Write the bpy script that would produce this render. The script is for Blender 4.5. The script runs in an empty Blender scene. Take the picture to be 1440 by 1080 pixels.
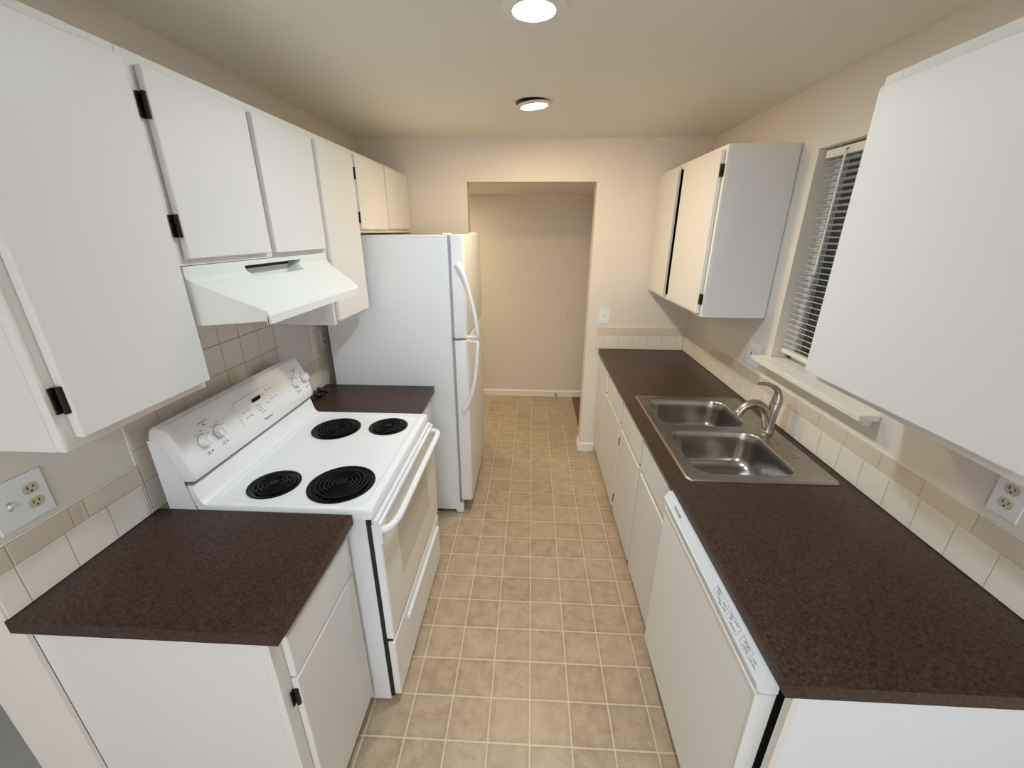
import bpy, bmesh, math, random
from mathutils import Vector, Matrix
random.seed(7)
C = bpy.context.scene.collection
PI = math.pi
# ------------------------------------------------------------------ measures (metres; y runs away from the camera)
XL, XR, YE, ZC, YH = -1.096, 1.327, 3.16, 2.374, 4.397
CT = 0.914            # counter top height
# ------------------------------------------------------------------ lamps and added fill lights: strength and colour
PW_LED, CO_LED = 375.3, (0.715, 0.873, 1.000)
PW_WRM, CO_WRM = 321.7, (1.000, 0.777, 0.465)
PW_LIV, CO_LIV = 29.8, (0.757, 0.961, 1.000)
PW_REAR, CO_REAR = 52.2, (0.902, 0.861, 1.000)
PW_HAL, CO_HAL = 10.4, (1.000, 0.904, 0.617)
# ------------------------------------------------------------------ materials
def mat(name, col, rough=0.5, metal=0.0, spec=0.5, coat=0.0, bump=None, emit=None, aniso=0.0):
    m = bpy.data.materials.new(name); m.use_nodes = True
    nt = m.node_tree; b = nt.nodes['Principled BSDF']
    b.inputs['Base Color'].default_value = (*col, 1)
    b.inputs['Roughness'].default_value = rough
    b.inputs['Metallic'].default_value = metal
    b.inputs['Specular IOR Level'].default_value = spec
    b.inputs['Coat Weight'].default_value = coat
    b.inputs['Coat Roughness'].default_value = 0.08
    if aniso: b.inputs['Anisotropic'].default_value = aniso
    if emit:
        b.inputs['Emission Color'].default_value = (*emit[0], 1)
        b.inputs['Emission Strength'].default_value = emit[1]
    if bump:
        scale, strength, dist = bump
        tc = nt.nodes.new('ShaderNodeTexCoord'); n = nt.nodes.new('ShaderNodeTexNoise')
        n.inputs['Scale'].default_value = scale; n.inputs['Detail'].default_value = 3
        bp = nt.nodes.new('ShaderNodeBump'); bp.inputs['Strength'].default_value = strength; bp.inputs['Distance'].default_value = dist
        nt.links.new(tc.outputs['Object'], n.inputs['Vector']); nt.links.new(n.outputs['Fac'], bp.inputs['Height'])
        nt.links.new(bp.outputs['Normal'], b.inputs['Normal'])
    return m
def mixcol(nt, fac, a, b):
    n = nt.nodes.new('ShaderNodeMix'); n.data_type = 'RGBA'
    for k, v in ((6, a), (7, b)):
        if isinstance(v, tuple): n.inputs[k].default_value = (*v, 1)
        else: nt.links.new(v, n.inputs[k])
    nt.links.new(fac, n.inputs[0])
    return n.outputs[2]
def ramp(nt, src, p0, p1, v0=0.0, v1=1.0):
    n = nt.nodes.new('ShaderNodeMapRange'); n.inputs[1].default_value = p0; n.inputs[2].default_value = p1
    n.inputs[3].default_value = v0; n.inputs[4].default_value = v1
    nt.links.new(src, n.inputs[0]); return n.outputs[0]
def noise(nt, vec, scale, detail=2, rough=0.5, dist=0.0):
    n = nt.nodes.new('ShaderNodeTexNoise'); n.inputs['Scale'].default_value = scale; n.inputs['Detail'].default_value = detail
    n.inputs['Roughness'].default_value = rough; n.inputs['Distortion'].default_value = dist
    nt.links.new(vec, n.inputs['Vector']); return n.outputs['Fac']
def mmath(nt, op, a, b=None):
    n = nt.nodes.new('ShaderNodeMath'); n.operation = op
    for k, v in ((0, a), (1, b)):
        if v is None: continue
        if isinstance(v, (int, float)): n.inputs[k].default_value = v
        else: nt.links.new(v, n.inputs[k])
    return n.outputs[0]

M = {}
M['wall'] = mat('wall_paint', (0.76, 0.71, 0.645), 0.55, spec=0.35, bump=(95, 0.35, 0.004))
M['ceil'] = mat('ceiling_paint', (0.81, 0.775, 0.70), 0.65, spec=0.3, bump=(70, 0.3, 0.004))
M['hallwall'] = mat('hall_paint', (0.72, 0.665, 0.60), 0.6, spec=0.3, bump=(95, 0.3, 0.004))
M['trim'] = mat('trim_paint', (0.82, 0.79, 0.74), 0.4)
M['cab'] = mat('cabinet_paint', (0.735, 0.715, 0.685), 0.42, spec=0.4, bump=(22, 0.06, 0.004))
M['frame'] = mat('cabinet_frame_paint', (0.77, 0.74, 0.69), 0.45, spec=0.4)
M['insideshade'] = mat('cabinet_inside_shade', (0.045, 0.032, 0.022), 0.8)  # near-black brown stands in for the unlit cabinet depth
M['hinge'] = mat('bronze_hinge', (0.022, 0.015, 0.010), 0.35, metal=0.6)
M['enamel'] = mat('white_enamel', (0.85, 0.87, 0.92), 0.16, spec=0.5)
M['enamel2'] = mat('white_enamel_side', (0.78, 0.80, 0.85), 0.3, spec=0.5)
M['fridge'] = mat('fridge_textured', (0.82, 0.83, 0.845), 0.34, spec=0.45, bump=(420, 0.22, 0.001))
M['fridgedoor'] = mat('fridge_door', (0.82, 0.815, 0.80), 0.3, spec=0.5, bump=(420, 0.15, 0.001))
M['gasket'] = mat('grey_gasket', (0.36, 0.37, 0.38), 0.6)
M['plastic'] = mat('white_plastic', (0.83, 0.845, 0.875), 0.35)
M['almond'] = mat('almond_plastic', (0.60, 0.54, 0.40), 0.4)
M['hood'] = mat('hood_enamel', (0.755, 0.775, 0.72), 0.28)
M['glassblack'] = mat('black_glass', (0.006, 0.006, 0.006), 0.1)
M['ovenglass'] = mat('oven_door_patch', (0.63, 0.595, 0.54), 0.07, spec=0.7)
M['ovendoor'] = mat('oven_door_glass', (0.82, 0.81, 0.78), 0.07, spec=0.7)
M['ovendoor2'] = mat('drawer_enamel', (0.84, 0.84, 0.835), 0.14, spec=0.6)
M['dark'] = mat('dark_gap', (0.012, 0.012, 0.012), 0.7)
M['grey'] = mat('grey_trim', (0.20, 0.21, 0.22), 0.5)
M['ink'] = mat('grey_ink', (0.10, 0.10, 0.11), 0.6)
M['inkl'] = mat('light_ink', (0.30, 0.31, 0.33), 0.6)
M['porcelain'] = mat('black_porcelain', (0.004, 0.004, 0.0045), 0.14, spec=0.25)
M['coil'] = mat('burner_coil', (0.006, 0.006, 0.0065), 0.4, spec=0.16)
M['tile'] = mat('cream_tile', (0.80, 0.74, 0.65), 0.12, spec=0.5)
M['grout'] = mat('tile_grout', (0.62, 0.55, 0.46), 0.8)
M['btile'] = mat('border_tile', (0.70, 0.61, 0.50), 0.12, spec=0.5)
M['tiledark'] = mat('range_tile', (0.66, 0.60, 0.52), 0.14, spec=0.5)
M['groutdark'] = mat('range_grout', (0.36, 0.31, 0.26), 0.8)
M['bowlsteel'] = mat('bowl_steel', (0.43, 0.41, 0.38), 0.24, metal=1.0)
M['brushed'] = mat('brushed_nickel', (0.44, 0.405, 0.36), 0.29, metal=1.0)
M['chrome'] = mat('polished_steel', (0.72, 0.70, 0.66), 0.12, metal=1.0)
M['carpet'] = mat('grey_carpet', (0.50, 0.51, 0.50), 0.95, bump=(600, 0.6, 0.004))
M['blind'] = mat('blind_white', (0.80, 0.80, 0.76), 0.4)
M['backdrop'] = mat('dark_outside', (0.05, 0.048, 0.04), 0.9)  # dark colour for the added sheet beyond the window
M['vinyl'] = mat('window_vinyl', (0.75, 0.75, 0.73), 0.4)
M['cord'] = mat('black_cord', (0.008, 0.008, 0.008), 0.5)
M['lens_cool'] = mat('cool_led_lens', (0.9, 0.9, 0.9), 0.4, emit=(CO_LED, PW_LED))
M['lens_warm'] = mat('warm_lamp_lens', (0.9, 0.85, 0.75), 0.4, emit=(CO_WRM, PW_WRM))
M['gimbal'] = mat('gimbal_white', (0.80, 0.74, 0.66), 0.35)

# stainless steel with a brushed grain
m = mat('stainless_steel', (0.42, 0.40, 0.37), 0.27, metal=1.0); M['steel'] = m
nt = m.node_tree; b = nt.nodes['Principled BSDF']
tc = nt.nodes.new('ShaderNodeTexCoord'); mp = nt.nodes.new('ShaderNodeMapping'); mp.inputs['Scale'].default_value = (15, 900, 900)
nt.links.new(tc.outputs['Object'], mp.inputs['Vector'])
f = noise(nt, mp.outputs['Vector'], 1.0, 2)
nt.links.new(ramp(nt, f, 0.3, 0.7, 0.25, 0.30), b.inputs['Roughness'])
# brown speckled laminate
m = mat('brown_laminate', (0.08, 0.045, 0.03), 0.34, spec=0.24); M['lam'] = m
nt = m.node_tree; b = nt.nodes['Principled BSDF']
tc = nt.nodes.new('ShaderNodeTexCoord')
n1 = noise(nt, tc.outputs['Object'], 130, 4, 0.75, 0.5)
n2 = noise(nt, tc.outputs['Object'], 230, 3, 0.65, 1.0)
n3 = noise(nt, tc.outputs['Object'], 6, 3)
c1 = mixcol(nt, ramp(nt, n1, 0.38, 0.62), (0.017, 0.008, 0.004), (0.088, 0.048, 0.028))
c2 = mixcol(nt, ramp(nt, n2, 0.60, 0.72), c1, (0.19, 0.125, 0.085))
c3 = mixcol(nt, ramp(nt, n3, 0.3, 0.75, 0.0, 0.25), c2, (0.045, 0.024, 0.016))
nt.links.new(c3, b.inputs['Base Color'])
bmpn = nt.nodes.new('ShaderNodeBump'); bmpn.inputs['Strength'].default_value = 0.25; bmpn.inputs['Distance'].default_value = 0.001
nt.links.new(n1, bmpn.inputs['Height']); nt.links.new(bmpn.outputs['Normal'], b.inputs['Normal'])
# sheet vinyl printed as square tiles
m = mat('vinyl_floor', (0.5, 0.4, 0.28), 0.33, spec=0.45); M['floor'] = m
nt = m.node_tree; b = nt.nodes['Principled BSDF']
tc = nt.nodes.new('ShaderNodeTexCoord'); sx = nt.nodes.new('ShaderNodeSeparateXYZ'); nt.links.new(tc.outputs['Object'], sx.inputs[0])
T = 0.1561
def cell(o, off):
    u = mmath(nt, 'DIVIDE', mmath(nt, 'SUBTRACT', o, off), T)
    fr = mmath(nt, 'FRACT', mmath(nt, 'ADD', u, 100.5))
    return mmath(nt, 'ABSOLUTE', mmath(nt, 'SUBTRACT', fr, 0.5)), mmath(nt, 'FLOOR', mmath(nt, 'ADD', u, 100.0))
dx, ix = cell(sx.outputs[0], 0.1564); dy, iy = cell(sx.outputs[1], 0.9507)
wob = ramp(nt, noise(nt, tc.outputs['Object'], 90, 2), 0.2, 0.8, -0.006, 0.006)
dmin = mmath(nt, 'ADD', mmath(nt, 'MINIMUM', dx, dy), wob)
gl = ramp(nt, dmin, 0.010, 0.026, 1.0, 0.0)
cv = nt.nodes.new('ShaderNodeCombineXYZ'); nt.links.new(ix, cv.inputs[0]); nt.links.new(iy, cv.inputs[1])
wn = nt.nodes.new('ShaderNodeTexWhiteNoise'); wn.noise_dimensions = '3D'; nt.links.new(cv.outputs[0], wn.inputs[0])
cl = noise(nt, tc.outputs['Object'], 14, 6, 0.72, 0.2); fine = noise(nt, tc.outputs['Object'], 210, 3, 0.7)
v = mmath(nt, 'ADD', mmath(nt, 'ADD', mmath(nt, 'MULTIPLY', cl, 0.70), mmath(nt, 'MULTIPLY', wn.outputs[0], 0.10)), mmath(nt, 'MULTIPLY', fine, 0.68))
edge = ramp(nt, dmin, 0.02, 0.14, 0.08, 0.0)
v = mmath(nt, 'SUBTRACT', v, edge)
tcol = mixcol(nt, ramp(nt, v, 0.47, 1.02), (0.30, 0.215, 0.135), (0.64, 0.51, 0.37))
fc = mixcol(nt, gl, tcol, (0.68, 0.58, 0.44))
nt.links.new(fc, b.inputs['Base Color'])
nt.links.new(ramp(nt, cl, 0.3, 0.7, 0.27, 0.40), b.inputs['Roughness'])
bm_ = nt.nodes.new('ShaderNodeBump'); bm_.inputs['Strength'].default_value = 0.3; bm_.inputs['Distance'].default_value = 0.001
nt.links.new(mmath(nt, 'SUBTRACT', fine, gl), bm_.inputs['Height']); nt.links.new(bm_.outputs['Normal'], b.inputs['Normal'])
# dark wood floor beyond the doorway
m = mat('wood_floor', (0.12, 0.05, 0.02), 0.3); M['wood'] = m
nt = m.node_tree; b = nt.nodes['Principled BSDF']
tc = nt.nodes.new('ShaderNodeTexCoord'); mp = nt.nodes.new('ShaderNodeMapping'); mp.inputs['Scale'].default_value = (60, 4, 4)
nt.links.new(tc.outputs['Object'], mp.inputs['Vector'])
nt.links.new(mixcol(nt, noise(nt, mp.outputs['Vector'], 1, 4), (0.05, 0.018, 0.007), (0.26, 0.11, 0.045)), b.inputs['Base Color'])
# window glass
m = bpy.data.materials.new('window_glass'); m.use_nodes = True; M['glass'] = m
b = m.node_tree.nodes['Principled BSDF']; b.inputs['Transmission Weight'].default_value = 1; b.inputs['Roughness'].default_value = 0.02; b.inputs['IOR'].default_value = 1.45
b.inputs['Base Color'].default_value = (0.9, 0.95, 0.93, 1)

# ------------------------------------------------------------------ shape helpers (all in world metres)
def add_box(bm, a, c, bev=0.0, seg=2):
    lo = [min(p, q) for p, q in zip(a, c)]; hi = [max(p, q) for p, q in zip(a, c)]
    vs = [bm.verts.new((x, y, z)) for x in (lo[0], hi[0]) for y in (lo[1], hi[1]) for z in (lo[2], hi[2])]
    fs = [bm.faces.new([vs[i] for i in q]) for q in ((0, 1, 3, 2), (4, 6, 7, 5), (0, 4, 5, 1), (2, 3, 7, 6), (0, 2, 6, 4), (1, 5, 7, 3))]
    if bev > 0:
        es = list({e for f in fs for e in f.edges})
        bmesh.ops.bevel(bm, geom=es, offset=bev, segments=seg, profile=0.5, affect='EDGES')
    return fs
def box(a, c, bev=0.0, seg=2):
    bm = bmesh.new(); add_box(bm, a, c, bev, seg); return bm
def boxes(lst, bev=0.0):
    bm = bmesh.new()
    for a, c in lst: add_box(bm, a, c, bev)
    return bm
def loft(bm, rings, cap0=True, cap1=True, closed=True):
    vr = [[bm.verts.new(p) for p in r] for r in rings]
    n = len(rings[0])
    for r0, r1 in zip(vr, vr[1:]):
        for i in range(n if closed else n - 1):
            j = (i + 1) % n
            bm.faces.new((r0[i], r0[j], r1[j], r1[i]))
    if cap0: bm.faces.new(list(reversed(vr[0])))
    if cap1: bm.faces.new(vr[-1])
    return vr
def prism_y(bm, prof, y0, y1):            # prof: (x, z) outline
    return loft(bm, [[(x, y0, z) for x, z in prof], [(x, y1, z) for x, z in prof]])
def tube(bm, pts, rad, n=12, cap=True, flat=1.0):
    pts = [Vector(p) for p in pts]; k = len(pts)
    if not isinstance(rad, (list, tuple)): rad = [rad] * k
    rings = []; ref = None
    for i, p in enumerate(pts):
        t = (pts[min(i + 1, k - 1)] - pts[max(i - 1, 0)]).normalized()
        if ref is None:
            ref = Vector((0, 1, 0)) if abs(t.y) < 0.9 else Vector((0, 0, 1))
        u = (ref - t * ref.dot(t)).normalized(); w = t.cross(u); ref = u
        rings.append([p + (u * math.cos(2 * PI * a / n) * flat + w * math.sin(2 * PI * a / n)) * rad[i] for a in range(n)])
    loft(bm, rings, cap, cap)
def smooth_path(pts, sub=6):               # Catmull-Rom
    P = [Vector(p) for p in pts]; P = [2 * P[0] - P[1]] + P + [2 * P[-1] - P[-2]]; out = []
    for i in range(1, len(P) - 2):
        for s in range(sub):
            t = s / sub; a, b_, c, d = P[i - 1], P[i], P[i + 1], P[i + 2]
            out.append(0.5 * ((2 * b_) + (c - a) * t + (2 * a - 5 * b_ + 4 * c - d) * t * t + (3 * b_ - a - 3 * c + d) * t ** 3))
    out.append(P[-2]); return out
def lathe(bm, prof, c, n=40, axis='z', rot=None):   # prof: (r, h)
    rings = []
    for r, h in prof:
        ring = []
        for a in range(n):
            th = 2 * PI * a / n; p = Vector((r * math.cos(th), r * math.sin(th), h))
            if rot is not None: p = rot @ p
            ring.append(Vector(c) + p)
        rings.append(ring)
    loft(bm, rings, prof[0][0] > 0, prof[-1][0] > 0)
def rrect(x0, x1, y0, y1, r, z, n=6):
    out = []
    for cx, cy, a0 in ((x1 - r, y1 - r, 0), (x0 + r, y1 - r, 90), (x0 + r, y0 + r, 180), (x1 - r, y0 + r, 270)):
        for k in range(n + 1):
            a = math.radians(a0 + 90 * k / n); out.append((cx + r * math.cos(a), cy + r * math.sin(a), z))
    return out
def circ(cx, cy, r, z, n=40):
    return [(cx + r * math.cos(2 * PI * a / n), cy + r * math.sin(2 * PI * a / n), z) for a in range(n)]
def fill_holes(bm, loops):                  # loops: lists of BMVerts; outer and holes, all in one plane
    es = []
    for lp in loops:
        for i in range(len(lp)):
            a, b_ = lp[i], lp[(i + 1) % len(lp)]
            es.append(bm.edges.get((a, b_)) or bm.edges.new((a, b_)))
    bmesh.ops.triangle_fill(bm, use_beauty=True, use_dissolve=False, edges=es)
# ------------------------------------------------------------------ object helpers
def thing(name, label, cat, loc=(0, 0, 0), group=None):
    o = bpy.data.objects.new(name, None); C.objects.link(o); o.location = loc; o.empty_display_size = 0.05
    o['label'] = label; o['category'] = cat
    if group: o['group'] = group
    return o
def base_of(o):
    v = Vector((0, 0, 0))
    while o is not None: v += o.location; o = o.parent
    return v
def part(name, bm, m, parent=None, label=None, smooth=False, angle=40, stuff=False):
    me = bpy.data.meshes.new(name)
    bmesh.ops.recalc_face_normals(bm, faces=bm.faces)
    if parent is not None:
        off = base_of(parent); bmesh.ops.translate(bm, vec=-off, verts=bm.verts)
    bm.to_mesh(me); bm.free()
    if smooth:
        for p in me.polygons: p.use_smooth = True
        me.set_sharp_from_angle(angle=math.radians(angle))
    o = bpy.data.objects.new(name, me); C.objects.link(o)
    if m is not None: me.materials.append(M[m])
    if parent is not None: o.parent = parent
    if label: o['label'] = label
    return o
def single(name, bm, m, label, cat, group=None, **k):
    xs = [v.co.x for v in bm.verts]; ys = [v.co.y for v in bm.verts]; zs = [v.co.z for v in bm.verts]
    org = Vector(((min(xs) + max(xs)) / 2, (min(ys) + max(ys)) / 2, min(zs)))
    bmesh.ops.translate(bm, vec=-org, verts=bm.verts)
    o = part(name, bm, m, None, **k); o.location = org
    o['label'] = label; o['category'] = cat
    if group: o['group'] = group
    return o
def struct(name, bm, m, parent=None, **k):
    o = part(name, bm, m, parent, **k)
    if parent is None: o['kind'] = 'structure'
    return o
def frame_mat(right, up):
    r = Vector(right).normalized(); u = Vector(up).normalized(); n = r.cross(u)
    return Matrix((r, u, n)).transposed()
def add_text(bm, s, size, loc, right, up, align='CENTER', shear=0.0):
    cu = bpy.data.curves.new('t', 'FONT'); cu.body = s; cu.size = size; cu.extrude = 0.0002; cu.align_x = align; cu.align_y = 'CENTER'
    cu.shear = shear; cu.resolution_u = 3
    o = bpy.data.objects.new('t', cu); C.objects.link(o)
    dg = bpy.context.evaluated_depsgraph_get(); dg.update()
    me = bpy.data.meshes.new_from_object(o.evaluated_get(dg))
    R = frame_mat(right, up).to_4x4(); R.translation = Vector(loc)
    me.transform(R); bm.from_mesh(me)
    bpy.data.objects.remove(o); bpy.data.curves.remove(cu); bpy.data.meshes.remove(me)

# ------------------------------------------------------------------ the room
XO0, XO1, ZO = -0.3385, 0.5694, 2.1075        # doorway in the far wall
YI = 3.27                                     # back face of the far wall
WY0, WY1, WZ0, WZ1 = 1.40, 2.012, 1.2, 2.1125  # window opening
struct('floor', boxes([((-1.15, 0.10, -0.02), (0.615, YH, 0)), ((-1.6, YE, -0.02), (-1.15, YH, 0)), ((0.615, 0.10, -0.02), (1.327, 3.165, 0))]), 'floor')
struct('floor_wood', box((0.615, 3.165, -0.02), (1.6, YH, -0.001)), 'wood')
struct('floor_carpet', boxes([((-3.2, -3.5, -0.02), (1.327, 0.10, 0.002)), ((-3.2, 0.10, -0.02), (-1.15, YE, 0.002))]), 'carpet')
struct('ceiling', box((-3.3, -3.6, ZC), (1.45, YI, ZC + 0.05)), 'ceil')
struct('ceiling_hall', box((-1.6, YI, 2.125), (1.6, YH + 0.1, 2.18)), 'ceil')
struct('wall_left', boxes([((XL - 0.157, 0.652, 0), (XL, YE, ZC)), ((XL, 0.652, 0), (XL + 0.0288, 0.662, 0.876))]), 'wall')
struct('wall_far', boxes([((XL - 2.2, YE, 0), (XO0, YI, ZC)), ((XO1, YE, 0), (XR + 0.12, YI, ZC)), ((XO0, YE, ZO), (XO1, YI, ZC))]), 'wall')
struct('wall_right', boxes([((XR, -3.5, 0), (XR + 0.12, WY0, ZC)), ((XR, WY1, 0), (XR + 0.12, YE, ZC)),
                            ((XR, WY0, 0), (XR + 0.12, WY1, WZ0)), ((XR, WY0, WZ1), (XR + 0.12, WY1, ZC))]), 'wall')
struct('wall_hall', box((-1.6, YH, 0), (1.6, YH + 0.1, 2.18)), 'hallwall')
struct('wall_hall_left', box((-1.7, YI, 0), (-1.6, YH, 2.18)), 'hallwall')
struct('wall_hall_right', box((1.6, YI, 0), (1.7, YH, 2.18)), 'hallwall')
struct('wall_living_back', box((-3.3, -3.6, 0), (1.45, -3.5, ZC)), 'wall')
struct('wall_living_left', box((-3.3, -3.5, 0), (-3.2, YE, ZC)), 'wall')
def base_prof(d): return [(0, 0), (d, 0), (d, 0.058), (d * 0.55, 0.070), (0.001, 0.075)]
bm = bmesh.new()
pf = [(YH - a, z) for a, z in base_prof(0.013)]
loft(bm, [[(-1.59, y, z) for y, z in pf], [(1.59, y, z) for y, z in pf]])
struct('baseboard_hall', bm, 'trim')
bm = bmesh.new()
loft(bm, [[(XO1 - 0.012, YE - a, z) for a, z in base_prof(0.013)], [(0.692, YE - a, z) for a, z in base_prof(0.013)]])
loft(bm, [[(XO1 - a, YE - 0.012, z) for a, z in base_prof(0.013)], [(XO1 - a, YI, z) for a, z in base_prof(0.013)]])
struct('baseboard_far', bm, 'trim')

# ------------------------------------------------------------------ window
w = thing('window_1', 'white framed kitchen window above the sink', 'window', (XR + 0.1, 1.7, WZ0)); w['kind'] = 'structure'
bm = boxes([((1.405, WY0, WZ0), (1.44, WY0 + 0.035, WZ1)), ((1.405, WY1 - 0.035, WZ0), (1.44, WY1, WZ1)),
            ((1.405, WY0, WZ0), (1.44, WY1, WZ0 + 0.035)), ((1.405, WY0, WZ1 - 0.035), (1.44, WY1, WZ1)), ((1.41, 1.685, WZ0 + 0.03), (1.44, 1.715, WZ1 - 0.03))], 0.003)
part('window_frame', bm, 'vinyl', w)
part('pane', box((1.424, WY0 + 0.03, WZ0 + 0.03), (1.428, WY1 - 0.03, WZ1 - 0.03)), 'glass', w)
part('window_sill', boxes([((1.254, 1.318, 1.176), (1.326, 2.052, 1.2)), ((1.326, WY0, 1.176), (1.404, WY1, 1.2005))], 0.003), 'trim', w)
part('apron', box((1.296, 1.345, 1.146), (1.326, 2.03, 1.176), 0.002), 'trim', w)
struct('backdrop_outside', box((2.6, -0.5, -0.5), (2.65, 4.5, 3.5)), 'backdrop')  # dark sheet added outside so the window stays dim

bl = thing('window_blind', 'white mini blind lowered in the kitchen window', 'blind', (1.375, 1.705, 1.23))
YB0, YB1 = WY0 + 0.012, WY1 - 0.012
part('head_rail', box((1.352, YB0, 2.072), (1.392, YB1, 2.104), 0.004), 'blind', bl)
part('bottom_rail', box((1.358, YB0 + 0.003, 1.232), (1.388, YB1 - 0.003, 1.252), 0.005), 'blind', bl)
bm = bmesh.new(); nsl = 33; z0, z1 = 1.272, 2.058
for k in range(nsl):
    z = z0 + (z1 - z0) * k / (nsl - 1); ring = []
    for s in range(5):
        t = s / 4 - 0.5; ring.append((1.373 + t * 0.0245, z - t * 0.006 + 0.0022 * (1 - 4 * t * t)))
    prof = ring + [(x, zz - 0.0009) for x, zz in reversed(ring)]
    prism_y(bm, prof, YB0 + 0.004, YB1 - 0.004)
part('slats', bm, 'blind', bl)
bm = bmesh.new()
for y in (YB1 - 0.10, 1.705, YB0 + 0.10):
    for x in (1.360, 1.386): tube(bm, [(x, y, 1.24), (x, y, 2.08)], 0.0008, 6)
part('ladder_cords', bm, 'blind', bl)
bm = bmesh.new(); tube(bm, [(1.346, 1.868, 2.085), (1.345, 1.868, 2.07), (1.342, 1.868, 1.615)], [0.003, 0.0042, 0.0045], 8)
part('tilt_wand', bm, 'blind', bl, smooth=True)
bm = bmesh.new(); tube(bm, [(1.352, 1.868, 2.092), (1.345, 1.868, 2.09), (1.344, 1.868, 2.078)], 0.0022, 6)
part('wand_hook', bm, 'hinge', bl)

# ------------------------------------------------------------------ cabinets
def hinge(parent, s, xf, y, z, side):     # side: +1 the frame lies towards +y of the door edge
    bm = bmesh.new()
    add_box(bm, (xf, y, z - 0.027), (xf + s * 0.004, y + side * 0.014, z + 0.026), 0.001, 1)
    tube(bm, [(xf + s * 0.012, y + side * 0.0035, z - 0.027), (xf + s * 0.012, y + side * 0.0035, z + 0.027)], 0.0055, 10)
    for dz in (-0.018, 0.0, 0.018):
        tube(bm, [(xf + s * 0.004, y + side * 0.011, z + dz), (xf + s * 0.006, y + side * 0.011, z + dz)], 0.0035, 8)
    part('hinge', bm, 'hinge', parent, label='dark bronze hinge')
def cabinet(name, label, cat, side, xw, xf, y0, y1, z0, z1, doors, drawers=(), mids=(), group=None, kick=False, open_top=False, top_rail=0.028, bot_rail=0.028):
    s = 1 if side == 'L' else -1
    t = thing(name, label, cat, ((xw + xf) / 2, (y0 + y1) / 2, 0.0 if kick else z0), group)
    zb = 0.09 if kick else z0; th = 0.016; xi = xf - s * 0.019
    pan = [((xw, y0, zb), (xi, y0 + th, z1)), ((xw, y1 - th, zb), (xi, y1, z1)), ((xw, y0 + th, zb + 0.012), (xi, y1 - th, zb + 0.012 + th)),
           ((xw, y0 + th, z1 - th), (xw + s * 0.03 if open_top else xi, y1 - th, z1)), ((xw, y0 + th, zb + 0.028), (xw + s * 0.006, y1 - th, z1 - th))]
    if kick: pan += [((xw, y0, 0.0), (xf - s * 0.075, y0 + th, 0.09)), ((xw, y1 - th, 0), (xf - s * 0.075, y1, 0.09)),
                     ((xf - s * 0.091, y0 + th, 0), (xf - s * 0.075, y1 - th, 0.09))]
    part('carcass', boxes(pan), 'cab', t)
    sw = 0.052
    fr = [((xi, y0, zb), (xf, y0 + sw, z1)), ((xi, y1 - sw, zb), (xf, y1, z1)), ((xi, y0 + sw, zb), (xf, y1 - sw, zb + bot_rail)), ((xi, y0 + sw, z1 - top_rail), (xf, y1 - sw, z1))]
    for my0, my1 in mids: fr.append(((xi, my0, zb + bot_rail), (xf, my1, z1 - top_rail)))
    if drawers:
        for d in drawers: fr.append(((xi, max(d[0], y0 + sw), d[2] - 0.022), (xf, min(d[1], y1 - sw), d[2] + 0.014)))
    part('face_frame', boxes(fr, 0.0012), 'frame', t)
    q = 0.0175; zi0, zi1 = zb + 0.012 + q, z1 - q
    if not kick: part('shade_liner', boxes([((xw + s * 0.0065, y0 + q, zi0), (xw + s * 0.009, y1 - q, zi1)), ((xw + s * 0.01, y0 + q - 0.001, zi0), (xi - s * 0.001, y0 + q + 0.001, zi1)),
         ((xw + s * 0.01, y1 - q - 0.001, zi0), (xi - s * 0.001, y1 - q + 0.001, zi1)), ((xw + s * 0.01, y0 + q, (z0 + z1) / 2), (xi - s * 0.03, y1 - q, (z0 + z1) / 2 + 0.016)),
         ((xw + s * 0.01, y0 + q, zi0), (xi - s * 0.001, y1 - q, zi0 + 0.001)), ((xw + s * 0.01, y0 + q, zi1 - 0.001), (xi - s * 0.001, y1 - q, zi1))]), 'insideshade', t)  # dark liner and shelf, shade of the deep cabinet put into the colour
    for d in doors:
        dy0, dy1, dz0, dz1, hs = d[:5]; ang = d[5] if len(d) > 5 else 0.0
        bm = box((xf + s * 0.0015, dy0, dz0), (xf + s * 0.0205, dy1, dz1), 0.0035, 2)
        if ang:
            py = dy0 if hs <= 0 else dy1
            bmesh.ops.rotate(bm, cent=(xf + s * 0.0015, py, 0), matrix=Matrix.Rotation(ang, 3, 'Z'), verts=bm.verts)
        dr = part('door', bm, 'cab', t)
        hz = (dz0 + min(0.085, 0.18 * (dz1 - dz0)), dz1 - min(0.085, 0.18 * (dz1 - dz0)))
        if len(d) > 6: hz = d[6]
        if hs:
            for z in hz: hinge(dr, s, xf, dy0 if hs < 0 else dy1, z, hs)
    for d in drawers:
        part('drawer', box((xf + s * 0.0015, d[0], d[2]), (xf + s * 0.0205, d[1], d[3]), 0.0035, 2), 'cab', t)
    return t
XU = XL + 0.001
cabinet('wall_cabinet', 'single-door white wall cabinet nearest the range hood, beside the left outlet plate', 'cabinet', 'L', XU, -0.766, 0.654, 1.017, 1.374, 2.150,
        [(0.677, 1.0155, 1.395, 2.128, -1, 0, (1.477, 2.05))], group='white wall cabinets')
cabinet('wall_cabinet', 'short two-door white wall cabinet directly above the range hood', 'cabinet', 'L', XU, -0.766, 1.0185, 1.8105, 1.694, 2.150,
        [(1.054, 1.406, 1.711, 2.126, -1, 0, (1.79, 2.047)), (1.434, 1.795, 1.709, 2.126, 0)], mids=[(1.398, 1.442)], group='white wall cabinets', bot_rail=0.03)
cabinet('wall_cabinet', 'tall narrow white wall cabinet between range hood and refrigerator', 'cabinet', 'L', XU, -0.766, 1.812, 2.1925, 1.374, 2.150,
        [(1.829, 2.179, 1.392, 2.127, 0)], group='white wall cabinets')
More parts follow.
